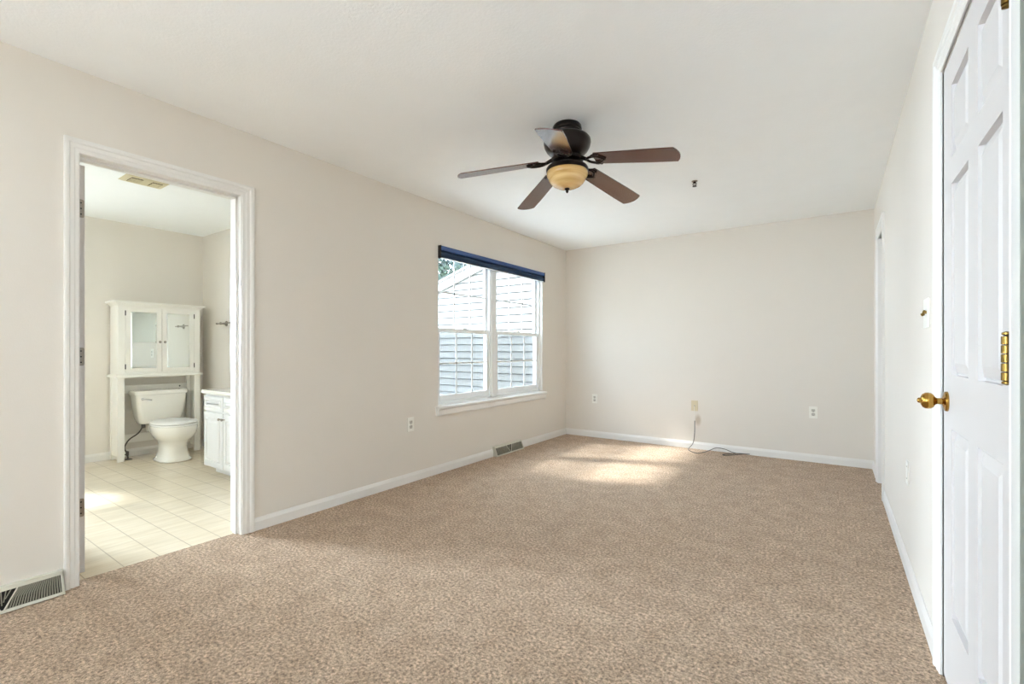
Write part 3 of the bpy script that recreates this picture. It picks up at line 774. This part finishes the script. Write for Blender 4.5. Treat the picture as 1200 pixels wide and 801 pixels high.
# crown moulding as a loft of rectangles
def rect(x0, x1, y0, y1, z): return [(x0, y0, z), (x1, y0, z), (x1, y1, z), (x0, y1, z)]
cr_ = [(0.0, 1.556), (.004, 1.562), (.010, 1.570), (.020, 1.580), (.034, 1.588), (.040, 1.590), (.040, 1.606)]
MB().loft([rect(EX0, EX1 + d, EY0 - d + .002, EY1 + d - .002, z) for d, z in cr_]).build('crown', M_cream, et, off=o)
lg = [(.010, .838), (.022, .842), (.022, .860), (.012, .868)]
MB().loft([rect(EX0, EX1 + d, EY0 - d, EY1 + d, z) for d, z in lg]).build('ledge', M_cream, et, off=o)
for y0, y1, in ((EY0, EY0 + t), (EY1 - t, EY1)):
    MB().box(EX1 - t * .7, EX1, y0, y1, 0, .84, .002).build('leg', M_cream, et, off=o)
    MB().box(EX0, EX0 + t * .7, y0, y1, 0, .84, .002).build('leg', M_cream, et, off=o)
    yy = y0 + .006 if y0 < 1.9 else y1 - .024
    MB().box(EX0 + t * .7, EX1 - t * .7, yy, yy + .018, .05, .84).build('side_panel', M_cream, et, off=o)
for z0, z1 in ((.665, .745), (.150, .235)):
    MB().box(EX0 + .004, EX0 + .022, EY0 + t - .002, EY1 - t + .002, z0, z1).build('back_rail', M_cream, et, off=o)
MB().lathe([(.006, .0), (.008, .002), (.006, .004)], (EX0 + .022, 2.19, .715), 12, 'x').build('bolt', M_dark, et, off=o)
dm = (EY0 + EY1) / 2 + .004
for (a, b, sgn) in ((EY0 + .062, dm - .002, 1), (dm + .002, EY1 - .062, -1)):
    z0, z1 = CZ0 + .020, CZ1 - .014; f = .042; ft = .052
    xa, xb = EX1 - .015, EX1 + .004
    m = MB().box(xa, xb, a, a + f, z0, z1, .002).box(xa, xb, b - f, b, z0, z1, .002).box(xa, xb, a + f, b - f, z0, z0 + f, .002).box(xa, xb, a + f, b - f, z1 - f, z1, .002)
    dr = m.build('door', M_cream, et, off=o)
    g = MB(); x_ = xb - .007
    g.loft([[(x_, a + f, z0 + f), (x_, b - f, z0 + f), (x_, b - f, z1 - f), (x_, a + f, z1 - f)],
            [(x_ + .002, a + f + .012, z0 + f + .012), (x_ + .002, b - f - .012, z0 + f + .012), (x_ + .002, b - f - .012, z1 - f - .012), (x_ + .002, a + f + .012, z1 - f - .012)]])
    g.build('mirror_panel', M_mirror, dr, off=o)
    ky_ = b - .020 if sgn > 0 else a + .020
    MB().lathe([(.005, 0), (.005, .010), (.011, .014), (.013, .020), (.010, .026), (.001, .028)], (xb, ky_, 1.200), 20, 'x').build('knob', M_nickel, dr, smooth=40, off=o)
    hy = a - .001 if sgn > 0 else b + .001
    for hz in (z0 + .06, z1 - .06):
        MB().lathe([(.0045, hz - .025), (.0045, hz + .025)], (xb - .001, hy, 0), 10).build('hinge', M_dark, dr, off=o)

# ------------------------------------------------------------------ toilet (faces +x)
TY = 1.958
o = (-5.70, TY, 0)
to = root('toilet', 'white two piece toilet under the cream cabinet', 'toilet', o)
def superell(cx, cy, rx0, rx1, ry, z, n=40, p=2.4):
    """egg outline: rx0 toward -x, rx1 toward +x"""
    out = []
    for i in range(n):
        a = 2 * math.pi * i / n; c, s_ = math.cos(a), math.sin(a)
        rx = rx1 if c > 0 else rx0
        out.append((cx + rx * math.copysign(abs(c) ** (2 / p), c), cy + ry * math.copysign(abs(s_) ** (2 / p), s_), z))
    return out
def rrect(x0, x1, y0, y1, z, r, bow=0, n=6):
    out = []
    for (cx, cy, a0) in ((x1 - r, y1 - r, 0), (x0 + r, y1 - r, 90), (x0 + r, y0 + r, 180), (x1 - r, y0 + r, 270)):
        for k in range(n + 1):
            a = R(a0 + 90 * k / n); out.append((cx + r * math.cos(a), cy + r * math.sin(a), z))
    if bow:
        out = [(x + (bow * (1 - ((y - (y0 + y1) / 2) / ((y1 - y0) / 2)) ** 2) if x > (x0 + x1) / 2 else 0), y, z) for x, y, z in out]
    return out
TX0 = -6.035
rg = []
for z, hwid, xf, r_ in ((.345, .165, -5.885, .05), (.353, .178, -5.868, .05), (.39, .192, -5.853, .045), (.46, .205, -5.845, .04), (.55, .218, -5.838, .035), (.650, .226, -5.833, .03)):
    rg.append(rrect(TX0, xf, TY - hwid, TY + hwid, z, r_, .012))
MB().loft(rg).build('tank', M_porc, to, smooth=40, off=o)
rg = [rrect(TX0 - .004, -5.826, TY - .234, TY + .234, .6505, .03, .013), rrect(TX0 - .006, -5.822, TY - .237, TY + .237, .655, .03, .014), rrect(TX0 - .006, -5.822, TY - .237, TY + .237, .682, .03, .014),
      rrect(TX0 - .003, -5.826, TY - .233, TY + .233, .691, .028, .013), rrect(TX0 + .01, -5.845, TY - .220, TY + .220, .696, .02, .010)]
MB().loft(rg).build('tank_lid', M_porc, to, smooth=40, off=o)
m = MB().lathe([(.010, 0), (.013, .004), (.010, .012), (.004, .016)], (-5.835, TY - .175, .610), 16, 'x')
m.tube(cr_curve([(-5.822, TY - .178, .610), (-5.818, TY - .15, .608), (-5.818, TY - .118, .600), (-5.819, TY - .10, .598)], 5), [.006] * 15 + [.0065], 8)
m.build('flush_lever', M_chrome, to, smooth=50, off=o)
# bowl + pedestal: one lofted body
sec = [(0.0, -5.60, .155, .215, .140, 3.0), (.012, -5.60, .158, .220, .143, 3.0), (.032, -5.60, .150, .205, .124, 2.8), (.08, -5.59, .140, .188, .112, 2.6), (.14, -5.585, .145, .182, .108, 2.4),
       (.180, -5.575, .165, .185, .112, 2.3), (.21, -5.56, .195, .202, .132, 2.2), (.24, -5.55, .222, .226, .160, 2.2), (.28, -5.545, .242, .242, .180, 2.2), (.335, -5.545, .254, .250, .188, 2.2), (.356, -5.545, .252, .247, .184, 2.2)]
MB().loft([superell(cx, TY, a, b, w_, z, p=p) for z, cx, a, b, w_, p in sec]).build('bowl', M_porc, to, smooth=60, off=o)
MB().loft([rrect(-6.02, -5.72, TY - .10, TY + .10, z, .03) for z in (.26, .3445)]).build('tank_deck', M_porc, to, smooth=40, off=o)
MB().loft([superell(-5.548, TY, .235, .252, .186, .3575, p=2.2), superell(-5.548, TY, .238, .256, .190, .364, p=2.2), superell(-5.548, TY, .235, .253, .187, .374, p=2.2)]).build('seat', M_seat, to, smooth=40, off=o)
MB().loft([superell(-5.553, TY, .232, .252, .186, .378, p=2.2), superell(-5.553, TY, .236, .257, .190, .384, p=2.2), superell(-5.553, TY, .233, .254, .187, .394, p=2.2),
           superell(-5.553, TY, .20, .225, .160, .402, p=2.2), superell(-5.553, TY, .10, .12, .08, .405, p=2.2)]).build('seat_lid', M_seat, to, smooth=40, off=o)
for s_ in (-1, 1): MB().box(-5.81, -5.775, TY + s_ * .08 - .02, TY + s_ * .08 + .02, .354, .387, .006).build('lid_hinge', M_seat, to, off=o)
for s_ in (-1, 1): MB().lathe([(.014, .028), (.014, .036), (.006, .044)], (-5.63, TY + s_ * .118, 0), 14).build('bolt_cap', M_porc, to, smooth=40, off=o)
hs = cr_curve([(-5.95, 1.825, .345), (-5.95, 1.812, .30), (-5.94, 1.775, .25), (-5.93, 1.70, .20), (-5.925, 1.665, .14), (-5.935, 1.668, .10), (-5.945, 1.69, .065)], 6)
MB().tube(hs, .0065, 8).build('supply_hose', M_grey, to, smooth=60, off=o)
MB().lathe([(.012, .30), (.018, .305), (.018, .342), (.012, .3445)], (-5.95, 1.825, 0), 14).build('supply_nut', M_grey, to, smooth=50, off=o)
m = MB()
m.lathe([(.011, .035), (.013, .045), (.013, .075), (.008, .082)], (-5.945, 1.69, 0), 12).tube([(-5.945, 1.69, .05), (-5.945, 1.655, .05)], .006, 8).lathe([(.013, 1.645), (.013, 1.652)], (-5.945, 0, .05), 10, 'y', 1, .6)
m.tube([(-5.945, 1.69, .04), (-5.945, 1.695, .005)], .008, 8)
MB().lathe([(.032, -.0035), (.030, .002), (.012, .006)], (-5.945, 1.697, 0), 20).build('floor_escutcheon', M_grey, to, smooth=50, off=o)
m.build('shut_off_valve', M_grey, to, smooth=50, off=o)

# ------------------------------------------------------------------ vanity (faces -y)
VX0, VX1, VY0, VY1 = -4.715, -3.235, 1.915, 2.438
o = ((VX0 + VX1) / 2, VY1, 0)
va = root('vanity_cabinet', 'white vanity cabinet with raised panel doors behind the doorway jamb', 'cabinet', o)
m = MB().box(VX0, VX1, VY0 + .018, VY1, .085, .722).box(VX0 + .02, VX1, VY0 + .075, VY1, -.003, .085)
m.box(VX0, VX1, VY0, VY0 + .018, .085, .722, .003)
m.build('carcass', M_vanity, va, off=o)
dw = (VX1 - VX0) / 4
for k in range(4):
    a, b = VX0 + k * dw + .006, VX0 + (k + 1) * dw - .006
    def raised(z0, z1, nm, arch=False):
        y_ = VY0 - .018
        p = MB().box(a, b, VY0 - .018, VY0 - .0005, z0, z1, .004)
        def ring(d, dy): return [(a + d, y_ + dy, z0 + d), (b - d, y_ + dy, z0 + d), (b - d, y_ + dy, z1 - d), (a + d, y_ + dy, z1 - d)]
        dd = .05 if z1 - z0 > .3 else .03
        ob = p.build(nm, M_vanity, va, off=o)
        q = MB(); q.loft([ring(dd, 0.001), ring(dd + .003, -.007), ring(dd + .009, -.008), ring(dd + .012, -.001), ring(dd + .018, -.001), ring(dd + .036, -.008), ring(dd + .04, -.008)])
        q.build('raised_panel', M_vanity, ob, off=o)
        return ob
    raised(.575, .705, 'drawer_front')
    dr = raised(.055 + .02, .560, 'door')
    hx = b - .022 if k % 2 == 0 else a + .022
    MB().lathe([(.005, 0), (.005, -.014), (.010, -.018), (.012, -.024), (.009, -.030), (.001, -.032)], (hx, VY0 - .018, .515), 18, 'y').tube([(hx - .012, VY0 - .044, .515), (hx + .012, VY0 - .044, .515)], .005, 8).build('knob', M_nickel, dr, smooth=40, off=o)
ct = root('vanity_countertop', 'pale cultured marble countertop on the white vanity', 'countertop', ((VX0 + VX1) / 2, VY1, .722))
off_ = ct.location
MB().box(VX0 - .02, VX1 + .02, VY0 - .035, VY1, .723, .757, .008, 3).build('slab', M_counter, ct, off=off_)
MB().box(VX0 - .018, VX1 + .018, VY1 - .02, VY1 - .001, .757, .84, .004).build('backsplash', M_counter, ct, off=off_)
MB().lathe([(.215, .7575), (.205, .764), (.19, .760), (.12, .7585), (.02, .758)], (-4.12, 2.16, 0), 40, 'z', 1, .75).build('sink_basin', M_porc, ct, smooth=50, off=off_)
fa = root('faucet', 'chrome faucet at the back of the vanity countertop', 'faucet', (-4.12, 2.36, .758))
MB().lathe([(.026, 0), (.024, .008), (.016, .012), (.014, .06), (.010, .068)], (0, 0, 0), 20).tube(cr_curve([(0, 0, .05), (0, -.02, .085), (0, -.07, .095), (0, -.115, .085), (0, -.12, .065)], 5), .010, 10).build('spout', M_chrome, fa, smooth=50)
for s_ in (-1, 1):
    MB().lathe([(.022, 0), (.020, .010), (.012, .016), (.012, .035), (.006, .040)], (s_ * .10, 0, 0), 18).tube([(s_ * .10, 0, .032), (s_ * .15, -.01, .045)], [.006, .0045], 8).build('handle', M_chrome, fa, smooth=50)
mi = MB().box(-4.35, -3.30, BY1 - .006, BY1 - .0005, 1.22, 2.02).build('wall_mirror', M_mirror)
tag(mi, 'frameless wall mirror above the vanity, seen in the cabinet door reflection', 'mirror')

# towel bar above the toilet side wall
o = (-5.52, BY1, 1.405)
tb = root('towel_bar', 'brushed nickel towel bar on the bathroom wall right of the cabinet', 'towel bar', o)
MB().tube([(-5.585, BY1 - .06, 1.405), (-4.98, BY1 - .06, 1.405)], .0075, 10).lathe([(.004, -5.60), (.011, -5.595), (.011, -5.585), (.008, -5.58)], (0, BY1 - .06, 1.405), 12, 'x').build('bar', M_nickel, tb, smooth=50, off=o)
for x in (-5.50, -5.06):
    MB().lathe([(.030, -.0005), (.030, -.006), (.022, -.012), (.012, -.018), (.010, -.05), (.014, -.056), (.014, -.068), (.006, -.072)], (x, BY1, 1.405), 20, 'y').build('post', M_nickel, tb, smooth=50, off=o)
